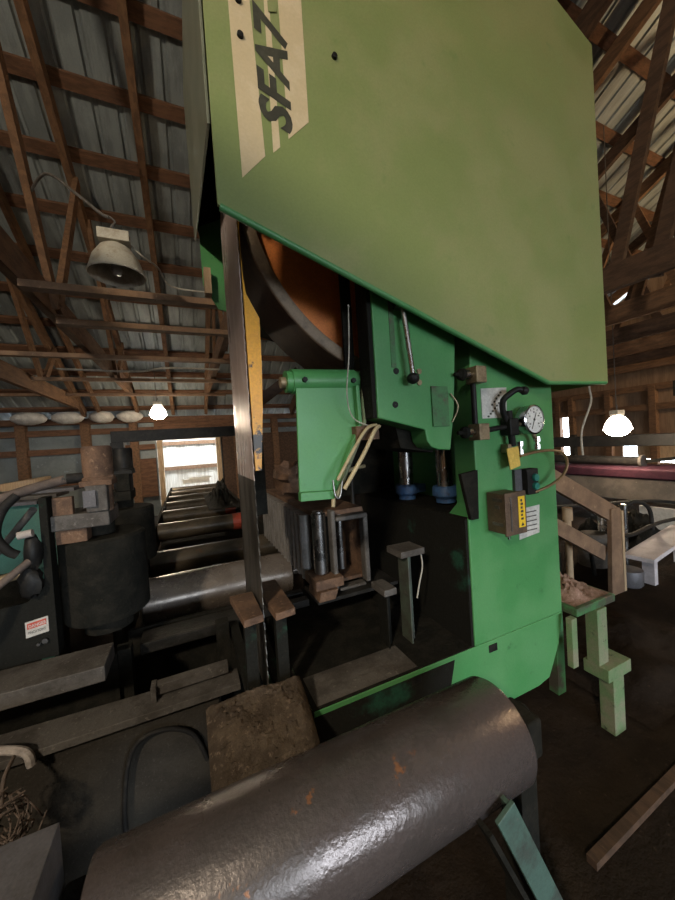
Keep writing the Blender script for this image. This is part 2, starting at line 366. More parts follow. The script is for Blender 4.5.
for y, l in ((5.1, 'third lateral brace behind the hanging lamp'), (6.6, 'fourth lateral brace counting back from the hanging lamp'), (8.2, 'lateral brace nearest the eave of the back wall')):
    r = build('brace', B().bar((-4.2, y, CH - .045), (.9, y, CH - .045), .09, .05), 'wood_rail'); tag(r, l, 'brace', 'lateral braces')
r = build('conduit', B().tube([(-1.5, 5.6, CH - .10), (-.6, 5.6, CH - .11), (-.2, 5.6, CH - .05), (.55, 5.6, CH - .05)], .014), 'wire')
tag(r, 'thin pale conduit running under the trusses left of the blade', 'conduit')

# insulation bags stuffed at the eave
for i, (x0, x1) in enumerate(((-3.45, -2.78), (-2.75, -2.1), (-2.05, -1.5), (-1.5, -.9))):
    o = build('insulation_bag', B().blob(((x0 + x1) / 2, 9.50, .93), ((x1 - x0) / 2 - .02, .16, .14), .07, 18, 10, i), 'insul')
    tag(o, ['white insulation bag bulging at the eave, leftmost of four', 'white insulation bag at the eave, second from the left of four',
            'white insulation bag at the eave, second from the lit far lamp', 'white insulation bag at the eave nearest the lit far lamp'][i], 'insulation', 'insulation bags at the eave')
for i, (x, y) in enumerate(((3.9, 2.6), (5.2, 3.0))):
    o = build('insulation_bag', B().blob((x + .60, y + .9, CH + .10), (.30, .45, .045), .15, 18, 10, 9 + i), 'rag')
    tag(o, ['torn white insulation lying over the first chord right of the hood', 'torn white insulation lying over the second chord right of the hood'][i], 'insulation', 'torn insulation over the right chords')

# white board fence out in the daylight behind the door
t = thing('board_fence', (.1, 11.6, FL), 'sunlit board fence seen through the back door opening', 'fence')
for i in range(17):
    build('picket', B().box(-2.2 + i * .27, -1.925 + i * .27, 11.58 + .032 * (i % 2), 11.61 + .032 * (i % 2), FL, 1.3), 'fence', t)
for z in (.27, -.50):
    build('rail', B().box(-2.2, 2.4, 11.52, 11.579, z - .06, z + .06), 'wood', t)

# ================================================================== band saw
S = thing('band_saw', (1.1, 1.6, FL + .36), 'tall green band saw with a tan striped hood, orange wheel and gauge panel', 'saw machine')
HY = 1.02
hp = [(.127, .70), (1.539, .206), (1.994, .212), (1.984, 1.898), (1.55, 2.06), (.127, 2.06)]
hb = B().prism(hp, 'xz', HY, HY + .012)
hb.prism([(1.982, .230), (1.994, .212), (1.984, 1.898), (1.972, 1.898)], 'xz', HY + .012, 2.1)
hb.prism([(1.972, 1.888), (1.984, 1.898), (1.55, 2.06), (.127, 2.06), (.127, 2.048), (1.55, 2.048)], 'xz', HY + .012, 2.1)
hood = build('hood', hb, 'hood', S, .006)
# rolled lower lip of the hood
build('hood_lip', B().tube([(.135, HY + .009, .700), (1.539, HY + .009, .210), (1.985, HY + .009, .216)], .011, 12, 1), 'green', hood)
build('hood_back', B().prism([(.30, .72), (1.972, .24), (1.972, 2.04), (.13, 2.04), (.13, 1.3)], 'xz', 2.085, 2.1), 'grime_shade', hood)
build('side_panel', B().prism([(HY + .03, .95), (2.06, 1.18), (2.11, 2.04), (HY + .03, 2.04)], 'yz', .118, .127), 'steel_panel', S, .002)
build('rear_guard', B().prism([(.145, 1.25), (.27, 1.32), (.275, .79), (.22, .80), (.145, .93)], 'xz', 2.04, 2.052), 'green', S)
build('guard_latch', B().box(.150, .185, 1.98, 2.04, .86, 1.0), 'wood_pale', S)
for poly in ([(.197, 1.298), (.26, 1.327), (.276, .875), (.203, .793)], [(.304, 1.347), (.320, 1.355), (.325, .916), (.302, .893)], [(.349, 1.368), (.426, 1.403), (.425, 1.023), (.354, .949)]):
    a, c, e, g = poly
    k = lambda lo, hi: (hi[0] + (hi[0] - lo[0]) * 1.3, hi[1] + (hi[1] - lo[1]) * 1.3)
    build('stripe', B().prism([k(g, a), k(e, c), e, g], 'xz', HY - .0012, HY - .0002), 'tan', hood)
text('lettering', 'SFA7', 'ink', hood, (.364, HY - .0016, .962), (0.0, 0, 1), (-1, 0, .0), .098, .28, .035, .0, 1.18)
build('decal_block', B().prism([(.314, 1.347), (.340, 1.358), (.341, 1.325), (.315, 1.315)], 'xz', HY - .0035, HY - .0022), 'hood', hood)
for x, z in ((.225, 1.208), (.226, 1.309), (.531, 1.268)):
    build('bolt', B().lathe([(.0001, -.009), (.009, -.008), (.010, 0), (.010, .001)], (x, HY - .0005, z), (0, 1, 0), 12), 'black', hood)

# wheel
wc = (.978, 1.01); R = .762
wh = build('wheel', B().lathe([(.10, 1.40), (R - .055, 1.345), (R - .055, 1.35)], (wc[0], 0, wc[1]), (0, 1, 0), 72), 'orange', S)
build('rim', B().lathe([(R - .056, 1.55), (R - .056, 1.312), (R - .05, 1.29), (R - .006, 1.29), (R, 1.296), (R, 1.60), (R - .056, 1.60), (R - .056, 1.55)], (wc[0], 0, wc[1]), (0, 1, 0), 96), 'rim', wh)
build('rim_face', B().lathe([(R - .054, 1.3105), (R - .048, 1.2885), (R - .006, 1.2885), (R - .003, 1.291)], (wc[0], 0, wc[1]), (0, 1, 0), 96), 'rim_edge', wh)
build('hub', B().lathe([(.001, 1.25), (.09, 1.25), (.10, 1.27), (.10, 1.7), (.001, 1.7)], (wc[0], 0, wc[1]), (0, 1, 0), 24), 'rim', wh)
# blade: straight run with toothed edge, then wrapped over the wheel
bx = wc[0] - R - .004
def blade_strip(z0, z1, teeth, arc=False):
    b = B(); n = int((z1 - z0) / .022)
    v = []; f = []
    for i in range(n + 1):
        z = z0 + (z1 - z0) * i / n
        yf = 1.222 + (.010 if (i % 2 and teeth) else 0)
        for xx in (bx - .0015, bx + .0015): v += [(xx, yf, z), (xx, 1.645, z)]
    for i in range(n):
        q = 4 * i
        f += [(q, q + 1, q + 5, q + 4), (q + 2, q + 6, q + 7, q + 3), (q, q + 4, q + 6, q + 2), (q + 1, q + 3, q + 7, q + 5)]
    f += [(0, 2, 3, 1), (4 * n, 4 * n + 1, 4 * n + 3, 4 * n + 2)]
    b._add(v, f)
    if arc:
        v = []; f = []; m = 48
        for i in range(m + 1):
            t = PI - PI * i / m
            for rr in (R + .0025, R + .0055): v += [(wc[0] + rr * math.cos(t), 1.222, z1 + rr * math.sin(t)), (wc[0] + rr * math.cos(t), 1.645, z1 + rr * math.sin(t))]
        for i in range(m):
            q = 4 * i
            f += [(q, q + 1, q + 5, q + 4), (q + 2, q + 6, q + 7, q + 3), (q, q + 4, q + 6, q + 2), (q + 1, q + 3, q + 7, q + 5)]
        b._add(v, f, True)
    return b
build('blade', blade_strip(-.12, wc[1], True, True), 'blade', S)
build('blade', blade_strip(-.93, -.12, True), 'blade_low', S)['label'] = 'dark pitch-coated lower run of the blade'
# yellow guard behind the blade edge
build('yellow_guard', B().prism([(.219, .80), (.221, .61), (.228, .545), (.270, .461), (.267, .30), (.259, .133), (.240, -.085), (.219, -.085)], 'xz', 1.225, 1.238), 'yellow', S)
build('guard_back', B().box(.27, .36, 1.75, 1.80, -.35, .62), 'grime_shade', S)
build('wheel_brace', B().bar((.34, 1.9, .22), (.62, 1.9, .42), .05, .06), 'wood_dark', S)

# column, gauge panel
col = B().prism([(1.102, -.944), (1.70, -.944), (1.70, .60), (1.16, .60), (1.16, -.33), (1.102, -.375)], 'xz', 1.12, 1.25)
col.prism([(1.102, -.944), (1.70, -.944), (1.70, -.385), (1.102, -.385)], 'xz', 1.25, 2.1)
col.box(1.36, 1.70, 1.25, 2.1, -.385, .60)
column = build('column', col, 'green', S, .006)
build('panel_edge', B().box(1.700, 1.716, 1.135, 1.165, -.55, .1), 'green_pale', column, .002)
build('column_side', B().prism([(1.125, -.944), (2.1, -.944), (2.1, -.37), (1.125, -.375)], 'yz', 1.086, 1.100), 'grime_shade_green', S, .002)
build('ledge', B().box(1.096, 1.36, 1.13, 2.1, -.384, -.370), 'grime_shade', S)
build('gusset', B().prism([(1.052, -.172), (1.148, -.162), (1.140, -.375), (1.098, -.375)], 'xz', 1.098, 1.116), 'grime_shade', S)
build('throat_back', B().box(.80, 1.36, 2.08, 2.1, -.37, .60), 'grime_shade', S)
# guide arm block left of the column
ap = [(.664, .62), (.663, .079), (.878, .025), (.886, -.02), (.905, -.045), (.940, -.058), (1.004, -.065), (1.035, .10), (1.06, .375), (1.07, .62)]
arm = build('guide_arm', B().prism(ap, 'xz', 1.098, 1.20), 'green', S, .006)
build('arm_side', B().box(.646, .664, 1.105, 1.19, .08, .62), 'grime_shade_green', arm, .003)
build('arm_underside', B().prism([(.80, .085), (.83, -.045), (1.0, -.075), (1.03, .05)], 'xz', 1.205, 1.46), 'grime_shade', arm, .003)
build('hinge_plate', B().box(.915, 1.0, 1.090, 1.098, .035, .20), 'green_dirty', arm, .002)
for x, z in ((.755, .257), (.742, .128)):
    build('hole', B().lathe([(.001, 0), (.012, 0), (.013, .004)], (x, 1.0945, z), (0, 1, 0), 16), 'black', arm)
for x, z in ((.862, .258), (.860, .214)):
    build('washer', B().lathe([(.001, 0), (.011, 0), (.012, .003), (.012, .006)], (x, 1.092, z), (0, 1, 0), 16), 'brass', arm)
build('slot', B().box(.735, .757, 1.0955, 1.0985, .27, .62), 'green_dirty', arm)
build('wire_clip', B().tube([(1.012, 1.09, .17), (1.045, 1.085, .115), (1.012, 1.09, .05)], .003, 6, 3), 'brass', arm)
rod = build('lever', B().cyl((.775, 1.06, .50), (.800, 1.055, .235), .010), 'chrome', S)
build('lever_mount', B().box(.755, .80, 1.045, 1.10, .49, .53), 'chrome', rod, .004)
build('knob', B().blob((.801, 1.055, .222), (.024, .024, .022), 0, 20, 12), 'black', rod)

# guide cylinders under the arm
for (x, y, zt, l) in ((1.19, 1.69, -.03, 0), (1.245, 1.42, -.02, 1)):
    g = build('guide_cylinder', B().lathe([(.001, .03), (.012, .03), (.014, 0), (.034, -.01), (.042, -.04), (.042, -.30), (.001, -.30)], (x, y, zt), (0, 0, 1), 24), 'chrome', S)
    build('blue_cap', B().lathe([(.001, -.25), (.060, -.25), (.068, -.262), (.068, -.30), (.050, -.318), (.050, -.338), (.001, -.338)], (x, y, zt), (0, 0, 1), 24).box(x + .04, x + .10, y - .05, y - .01, zt - .30, zt - .255), 'blue', g)
# dark shaft between the guide bracket and the column
build('guide_shaft', B().cyl((.96, 1.97, -.94), (.96, 1.97, .12), .014), 'black', S)

# gauge panel fittings
PY = 1.12
pap = build('chart_plate', B().prism([(1.212, .196), (1.374, .202), (1.368, .075), (1.34, .062), (1.214, .062)], 'xz', PY - .003, PY), 'paper', column)
for i in range(5):
    build('chart_dot', B().box(1.272 + .014 * i, 1.283 + .014 * i, PY - .0045, PY - .0032, .118 + .014 * i, .127 + .014 * i), 'ink', pap)
for i in range(7):
    build('chart_dot', B().box(1.245 + .014 * i, 1.256 + .014 * i, PY - .0045, PY - .0032, .066 + .012 * i, .074 + .012 * i), 'ink', pap)
for z in (.247, .004):
    v = build('valve_fitting', B().box(1.122, 1.180, 1.050, 1.115, z - .036, z + .034), 'brass', S, .004)
    build('valve_nut', B().lathe([(.001, 0), (.020, 0), (.020, .035), (.013, .04), (.013, .058), (.001, .058)], (1.066, 1.08, z), (1, 0, 0), 12), 'chrome', v)
    build('valve_stem', B().lathe([(.001, 0), (.008, 0), (.010, .02), (.024, .03), (.026, .045), (.001, .045)], (1.030, 1.08, z), (1, 0, 0), 12), 'grime_shade', v)
build('riser_pipe', B().cyl((1.145, 1.095, .22), (1.145, 1.095, .035), .012), 'black', S)
build('valve_line', B().cyl((1.17, 1.09, .005), (1.34, 1.09, .02), .011), 'black', S)
hk = build('hook_hose', B().tube([(1.378, 1.03, .170), (1.350, 1.04, .180), (1.318, 1.05, .165), (1.292, 1.07, .135), (1.300, 1.08, .09), (1.325, 1.085, .045)], .013), 'black', S)
build('hose_end', B().lathe([(.001, 0), (.016, 0), (.020, .012), (.016, .024), (.001, .024)], (1.366, 1.032, .176), (1, -.2, -.3), 12), 'black', hk)
tb = build('tee_block', B().box(1.318, 1.375, 1.06, 1.115, -.022, .055), 'black', S, .006)
build('tee_pipe', B().cyl((1.350, 1.08, -.07), (1.335, 1.08, .09), .015), 'rubber', tb)
for (x, z) in ((1.392, -.075), (1.508, -.060)):
    build('compression_nut', B().lathe([(.001, 0), (.014, 0), (.014, .022), (.009, .024), (.009, .034), (.015, .036), (.015, .058), (.001, .058)], (x, 1.075, z - .035), (0, 0, 1), 8), 'chrome', tb)
build('gauge_stem', B().tube([(1.508, 1.08, -.05), (1.490, 1.08, -.02), (1.480, 1.08, .0)], .010).tube([(1.36, 1.085, .02), (1.44, 1.09, .03)], .012), 'brass', tb)
GX, GY, GZ = 1.454, 1.045, .044
ga = build('pressure_gauge', B().lathe([(.001, .055), (.060, .055), (.064, .05), (.068, .012), (.068, .0), (.061, -.004), (.059, .004)], (GX, GY - .002, GZ), (0, 1, 0), 40), 'chrome', S)
gd = build('dial', B().lathe([(.001, 0), (.060, 0), (.060, .004)], (GX, GY, GZ), (0, 1, 0), 40), 'dial', ga)
nb = B()
for i in range(11):
    t = math.radians(225 - 27 * i)
    c, s_ = math.cos(t), math.sin(t)
    nb.bar((GX + .042 * c, GY - .0008, GZ + .042 * s_), (GX + .052 * c, GY - .0008, GZ + .052 * s_), .003, .001, (0, 1, 0))
build('dial_marks', nb, 'ink', ga)
build('needle', B().bar((GX - .018, GY - .0015, GZ - .042), (GX + .014, GY - .0015, GZ + .031), .004, .001, (0, 1, 0)).cyl((GX, GY - .001, GZ), (GX, GY - .0025, GZ), .006), 'ink', ga)
nm = B()
for i in range(5):
    t = math.radians(215 - 62 * i)
    nm.box(GX + .034 * math.cos(t) - .005, GX + .034 * math.cos(t) + .005, GY - .0012, GY - .0004, GZ + .034 * math.sin(t) - .003, GZ + .034 * math.sin(t) + .003)
build('dial_print', nm, 'dust_steel', ga)
build('yellow_tag', B().prism([(1.296, -.080), (1.371, -.073), (1.379, -.162), (1.315, -.175)], 'xz', 1.068, 1.072), 'tag', S)
build('brown_line', B().tube([(1.375, 1.065, -.118), (1.47, 1.05, -.105), (1.56, 1.04, -.105), (1.64, 1.04, -.125), (1.675, 1.045, -.18), (1.64, 1.05, -.235), (1.55, 1.06, -.275), (1.47, 1.085, -.30)], .0065), 'hose_brown', S)
bs = build('button_station', B().box(1.432, 1.508, 1.075, 1.118, -.305, -.184), 'rubber', S, .005)
build('back_plate', B().box(1.385, 1.50, 1.105, 1.1195, -.30, -.185), 'plate', bs)
for z in (-.226, -.266):
    build('push_button', B().lathe([(.001, 0), (.016, 0), (.018, .006), (.018, .014)], (1.478, 1.062, z), (0, 1, 0), 20), 'teal', bs)
bx_ = build('electrical_box', B().box(1.212, 1.330, 1.025, 1.118, -.443, -.270), 'box', S, .004)
build('box_lid', B().box(1.207, 1.336, 1.016, 1.025, -.449, -.264), 'box', bx_, .003)
build('box_label', B().box(1.284, 1.324, 1.0142, 1.0159, -.42, -.286), 'label_y', bx_)
lp = B().prism([(1.296, -.414), (1.314, -.414), (1.305, -.398)], 'xz', 1.0132, 1.014)
for k_ in range(6): lp.box(1.297, 1.312 - .004 * (k_ % 2), 1.0132, 1.014, -.388 + .016 * k_, -.378 + .016 * k_)
build('label_print', lp, 'ink', bx_)
build('lid_edge', B().box(1.236, 1.243, 1.0135, 1.0159, -.43, -.285), 'dust_steel', bx_)
for y0, y1, z in ((1.035, 1.085, -.305), (1.05, 1.075, -.335), (1.035, 1.09, -.41)):
    build('scuff_mark', B().box(1.2105, 1.2119, y0, y1, z, z + .014), 'dust_steel', bx_)
build('box_stud', B().cyl((1.26, 1.05, -.475), (1.26, 1.05, -.44), .006), 'chrome', bx_)
lb = build('paper_label', B().prism([(1.42, -.376), (1.562, -.372), (1.552, -.508), (1.41, -.520)], 'xz', PY - .003, PY), 'paper', column)
for i in range(5):
    build('print_line', B().box(1.455, 1.535, PY - .0045, PY - .0031, -.40 - .022 * i, -.395 - .022 * i), 'dust_steel', lb)
build('junction', B().box(1.315, 1.345, 1.075, 1.118, -.10, -.06), 'brass', S, .004)

# base
bp = [(.343, -.944), (1.70, -.944), (1.66, -1.10), (1.58, -1.245), (1.50, -1.262), (.343, -1.262)]
base = build('base', B().prism(bp, 'xz', 1.12, 1.135).box(.343, 1.69, 1.135, 2.1, -.962, -.944).box(.343, .358, 1.135, 2.1, -1.262, -.962).box(1.60, 1.66, 1.9, 2.1, FL + .02, -.962).box(.36, .42, 1.9, 2.1, FL + .02, -.962), 'green', S, .003)
base['label'] = 'long green machine base'
build('base_deck', B().box(.341, 1.10, 1.124, 2.1, -.9445, -.940), 'grime_shade', base)  # near-black plate, paints shade as well as grime onto the base top
build('base_front_shade', B().prism([(.343, -.962), (.98, -.962), (.90, -1.262), (.343, -1.262)], 'xz', 1.1175, 1.1205), 'grime_shade_green', base)  # dark sheet: shade of the feed roller painted in together with grime
build('base_end', B().box(.336, .343, 1.122, 2.1, -1.262, -.945), 'grime_shade', base)
build('base_dust', B().heap(.36, .80, 1.135, 1.30, -.9395, .008, 24, 3, .2), 'dust_steel', base)
for x in (.755, 1.18):
    build('base_slot', B().box(x, x + .05, 1.117, 1.1195, -.995, -.962), 'black', base)
build('base_foot', B().box(.40, .60, 1.2, 1.9, FL, -1.262).box(1.25, 1.48, 1.35, 1.9, FL, -1.262), 'grime_shade', base)
# stops standing on the base
for (x0, x1, y, zt, zb, cx0, cx1, m) in ((.875, .912, 1.30, -.54, -.944, .835, .965, 'stop_steel'), (.765, .80, 1.32, -.70, -.944, .75, .815, 'grime_shade_green')):
    p = build('stop_post', B().box(x0, x1, y, y + .05, zb, zt).box(x0, x0 + .008, y - .03, y, zb, zt), m, S, .002)
    build('stop_cap', B().box(cx0, cx1, y - .04, y + .08, zt, zt + .03), 'dust_steel', p, .003)
build('stop_cable', B().tube([(.955, 1.28, -.535), (.958, 1.275, -.60), (.93, 1.27, -.68), (.918, 1.275, -.74)], .0035), 'wire', S)

# ------------------------------------------------------------------ guide bracket
GB = build('guide_bracket', B().prism([(.382, .215), (.625, .215), (.630, .064), (.505, -.185), (.494, -.214), (.366, -.206), (.369, -.17)], 'xz', 1.20, 1.212), 'green', S, .003)
build('panel_flange', B().prism([(.615, .215), (.631, .215), (.634, .064), (.508, -.185), (.498, -.185), (.619, .064)], 'xz', 1.172, 1.20).prism([(.362, -.208), (.494, -.214), (.503, -.184), (.363, -.176)], 'xz', 1.168, 1.20), 'green', GB, .002)
build('cross_tube', B().cyl((.352, 1.235, .236), (.70, 1.235, .243), .041, n=28), 'green', GB)
build('tube_sleeve', B().cyl((.374, 1.235, .237), (.635, 1.235, .242), .047, n=28), 'green', GB)
build('tube_end', B().cyl((.332, 1.235, .233), (.36, 1.235, .234), .021), 'brass', GB)
for x in (.413, .613):
    build('bolt', B().lathe([(.001, -.008), (.010, -.008), (.011, 0), (.011, .012)], (x, 1.186, .236), (0, 1, 0), 6), 'black', GB)
build('side_hose', B().tube([(.655, 1.186, .212), (.646, 1.179, .141), (.639, 1.172, .056), (.565, 1.165, -.085), (.508, 1.158, -.19), (.494, 1.151, -.205)], .008), 'green_pale', GB)
build('steel_hook', B().tube([(.484, 1.15, -.141), (.487, 1.144, -.198), (.505, 1.144, -.205), (.519, 1.144, -.148)], .004), 'chrome', GB)
build('thin_wire', B().tube([(.565, 1.095, .49), (.558, 1.10, .318), (.554, 1.13, .169), (.586, 1.15, .085), (.664, 1.15, .05)], .0024), 'wire', GB)
build('tan_hose', B().tube([(.692, 1.144, .05), (.664, 1.13, .035), (.607, 1.13, -.056), (.519, 1.13, -.176)], .008).tube([(.685, 1.15, .056), (.635, 1.144, .042), (.565, 1.137, -.042), (.494, 1.13, -.141)], .0065), 'hose_tan', GB)
build('linkage', B().box(.60, .70, 1.16, 1.24, .0, .055), 'rust', GB)
build('wheel_shroud', B().box(.617, .66, 1.255, 1.268, .20, .72), 'grime_shade', S)

# ------------------------------------------------------------------ line bar with upright rollers
LB = thing('line_bar', (.72, 2.3, -.82), 'box shaped line bar with upright steel rollers, standing beside the roller bed', 'guide fence')
hb = B().box(.60, .885, 1.70, 2.95, -.40, -.375).box(.60, .885, 1.70, 2.95, -.775, -.755).box(.62, .64, 1.72, 2.95, -.78, -.40).box(.865, .885, 1.70, 2.95, -.78, -.40)
build('housing', hb, 'rust', LB, .003)
build('front_frame', B().prism([(.665, -.785), (.665, -.36), (.692, -.36), (.692, -.785)], 'xz', 1.64, 1.70).box(.692, .885, 1.64, 1.70, -.425, -.40).box(.855, .885, 1.64, 1.70, -.785, -.425).box(.692, .855, 1.64, 1.70, -.80, -.78), 'dust_steel', LB, .01)
for i in range(14):
    y = 1.84 + i * .08
    build('upright_roller', B().cyl((.585, y, -.76), (.585, y, -.40), .037, n=16), 'bar_roll', LB)
build('upright_roller', B().lathe([(.001, -.70), (.024, -.70), (.038, -.69), (.038, -.375), (.030, -.372), (.030, -.362), (.001, -.36)], (.612, 1.69, 0), (0, 0, 1), 24), 'chrome', LB)['label'] = 'polished front roller'
build('roller_block', B().box(.545, .70, 1.60, 1.78, -.75, -.70).prism([(.55, -.80), (.64, -.80), (.66, -.75), (.56, -.75)], 'xz', 1.58, 1.75), 'rust', LB, .004)
build('inner_spring', B().cyl((.80, 1.85, -.77), (.80, 1.85, -.42), .03), 'chrome', LB)
build('inner_plate', B().box(.70, .85, 1.98, 2.0, -.78, -.41), 'grime_shade', LB)
build('base_plate', B().box(.55, 1.03, 1.60, 1.82, -.82, -.80), 'dark_metal', LB, .003)
for q in ((.93, .98, 1.66, 1.72), (.66, .72, 1.99, 2.02), (.86, .9, 2.80, 2.86)):
    build('support_leg', B().box(*q, -.938 if q[2] < 2.5 else FL, -.82 if q[2] < 1.8 else -.775), 'grime_shade_green', LB)
o = build('bark_chunk', B().blob((.50, 2.45, -.40), (.13, .20, .11), .35, 12, 8, 5), 'rust', None)
o.location.z = -.372; o.location.x = .70
tag(o, 'rough brown lump of bark and debris on top of the line bar', 'debris')
hz = build('yellow_hose', B().tube([(.74, 1.78, -.372), (.76, 1.80, -.30), (.82, 1.84, -.22), (.92, 1.90, -.18), (1.05, 1.95, -.17)], .012), 'hose_tan')
tag(hz, 'cream hose arching up from the line bar to the column', 'hose')

# ------------------------------------------------------------------ roller bed behind the blade
RB = thing('roller_conveyor', (.16, 5.0, FL), 'dark roller bed running from the blade back to the bright door', 'conveyor')
rz, rr = -.925, .142
ry = [2.42, 3.05, 4.25, 5.15, 6.0, 6.8, 7.6, 8.4]
for i, y in enumerate(ry):
    x0, x1 = (-.31, .62) if i == 0 else ((-.33, .68) if i == 1 else (-.36, .60))
    rr, rz = (.142, -.925) if i == 0 else (.098, -.885)
    ro = build('roller', B().lathe([(.001, x0), (rr - .012, x0), (rr, x0 + .01), (rr, x1 - .01), (rr - .012, x1), (.03, x1), (.03, x1 + .06), (.001, x1 + .06)], (0, y, rz), (1, 0, 0), 48), 'roller' if i == 0 else 'roller_dull', RB)
    if i in (2, 3): build('red_end', B().lathe([(rr + .001, x1 - .16), (rr + .0015, x1 - .02)], (0, y, rz), (1, 0, 0), 40), 'red', ro)
build('side_rail', B().box(-.42, -.38, 2.1, 9.0, -1.10, -.84), 'grime_shade', RB)
build('side_rail', B().box(.69, .73, 2.98, 9.0, -1.10, -.84), 'grime_shade', RB)
for y in (3.4, 5.6, 8.6):
    for x in (-.40, .71):
        build('leg', B().box(x - .03, x + .03, y - .04, y + .04, FL, -1.10), 'grime_shade', RB)
build('pan', B().box(-.38, .69, 2.1, 9.0, -1.2, -1.17), 'grime_shade', RB)
# frame in front of first roller
F1 = thing('table_frame', (-.2, 1.75, FL), 'dusty steel table frame with cross beams left of the blade', 'frame')
build('cross_beam', B().box(-.27, .20, 1.86, 2.0, -.96, -.905), 'dark_metal', F1, .006)
build('cross_beam', B().box(.26, .58, 1.84, 1.90, -.93, -.89), 'dark_metal', F1, .004)
build('cross_beam', B().box(.26, .58, 1.95, 2.01, -.93, -.89), 'dark_metal', F1, .004)
build('dusty_beam', B().box(-2.6, -.345, 1.55, 1.73, -.86, -.80), 'dust_steel', F1, .004)
build('front_ledge', B().prism([(-2.8, 1.52), (.14, 1.49), (.14, 1.60), (-.2, 1.63), (-2.8, 1.74)], 'xy', -1.03, -1.0), 'dust_steel', F1, .003)
build('front_plate', B().box(-2.8, .05, 1.53, 1.55, FL, -1.03), 'dirt_face', F1)
build('angle_iron', B().box(-.20, .10, 1.56, 1.60, -.985, -.945).box(-.20, -.18, 1.54, 1.60, -1.0, -.94), 'dust_steel', F1, .002)
build('shadow_plate', B().box(-.34, .33, 2.02, 2.04, FL, -.90).box(-2.6, -.34, 1.74, 1.76, -1.2, -.86), 'grime_shade', F1)
for x in (-2.4, -.32, .10):
    build('leg', B().box(x - .03, x + .03, 1.76, 1.82, FL, -.86), 'grime_shade', F1)
for i, (x0, x1, y0, y1) in enumerate(((.118, .202, 1.165, 1.39), (.224, .313, 1.155, 1.46))):
    o = build('guide_pad', B().prism([(x0 - .006, y1), (x0 + .016, y0), (x1, y0 + .01), (x1 - .002, y1)], 'xy', -.605, -.58), 'rust', None, .002)
    tag(o, ['rusty flat guide pad on the left of the blade', 'rusty flat guide pad on the right of the blade'][i], 'guide pad')
    build('pad_post', B().box((x0 + x1) / 2 - .02, (x0 + x1) / 2 + .02, y0 + .05, y0 + .09, -.84, -.605).box((x0 + x1) / 2 - .02, (x0 + x1) / 2 + .02, y0 + .09, 1.86, -.95, -.91).box((x0 + x1) / 2 - .02, (x0 + x1) / 2 + .02, y0 + .05, y0 + .09, -.95, -.84), 'grime_shade_green', None)

# ------------------------------------------------------------------ big feed roller in the foreground
FR = thing('feed_roller', (.3, .77, FL), 'large worn steel feed roller lying across the foreground on green channel supports', 'roller')
build('roller', B().lathe([(.03, -.235), (.120, -.235), (.136, -.229), (.142, -.218), (.142, .815), (.136, .826), (.120, .832), (.03, .832)], (0, .77, -.925), (1, 0, 0), 64), 'roller_big', FR)
build('shaft', B().cyl((-.282, .77, -.925), (.95, .77, -.925), .03), 'grime_shade', FR)
build('bearing', B().box(-.285, -.242, .69, .85, -1.0, -.85), 'grime_shade', FR, .01)
build('bearing', B().box(.87, .93, .69, .80, -1.0, -.88), 'grime_shade', FR, .01)
build('support_channel', B().bar((.655, .60, -.94), (.955, .60, FL + .03), .065, .012, (0, 1, 0)).bar((.68, .62, -.94), (.98, .62, FL + .03), .012, .05, (0, 1, 0)), 'channel', FR, .002)
build('channel_web', B().bar((.60, .615, -.965), (.90, .615, FL + .03), .012, .045, (0, 1, 0)), 'grime_shade', FR)
build('end_frame', B().box(-.275, -.245, .5, .86, FL, -1.0), 'grime_shade', FR)
build('end_frame', B().box(.86, .93, .72, .80, FL, -1.0), 'grime_shade', FR)
o = build('side_box', B().box(-1.6, -.288, -.2, .862, -1.2, -.735).box(-1.5, -.35, 0, .8, FL, -1.2), 'plate', None, .003)
tag(o, 'grey steel box in the bottom left corner', 'box')
b = B(); v = []; f = []; nx, ny = 40, 44; rd = random.Random(12)
prof = [(.93, -1.03), (.96, -.935), (1.03, -.885), (1.10, -.845), (1.19, -.812)]
def pz(y):
    for (a, za), (c, zc) in zip(prof, prof[1:]):
        if y <= c: return za + (zc - za) * (y - a) / (c - a)
    return prof[-1][1]
for j in range(ny + 1):
    for i in range(nx + 1):
        a, c = i / nx, j / ny; y = .93 + .26 * c
        e = min(1, 8 * a, 8 * (1 - a), 8 * (1 - c))
        v.append((-.003 + .322 * a, y, pz(y) - .035 * (1 - e) ** 2 + e * (.010 * math.sin(9 * a + 4 * c) * math.sin(7 * c + 2 * a) + (rd.random() - .5) * .010)))
for j in range(ny):
    for i in range(nx):
        q = j * (nx + 1) + i; f.append((q, q + 1, q + nx + 2, q + nx + 1))
b._add(v, f, True).box(.0, .316, .935, 1.185, FL, -1.06).box(.0, .316, 1.00, 1.185, -1.06, -.93)
o = build('dust_block', b, 'sawdust')
tag(o, 'brown dust caked block between the feed roller and the saw base', 'block')
o = build('cable_loop', B().tube([(-.30, 1.50, FL + .02), (-.31, 1.505, -1.35), (-.27, 1.505, -1.13), (-.17, 1.505, -1.09), (-.06, 1.505, -1.15), (-.01, 1.505, -1.28)], .009), 'rubber')
tag(o, 'black cable looping down the dusty front plate', 'cable')

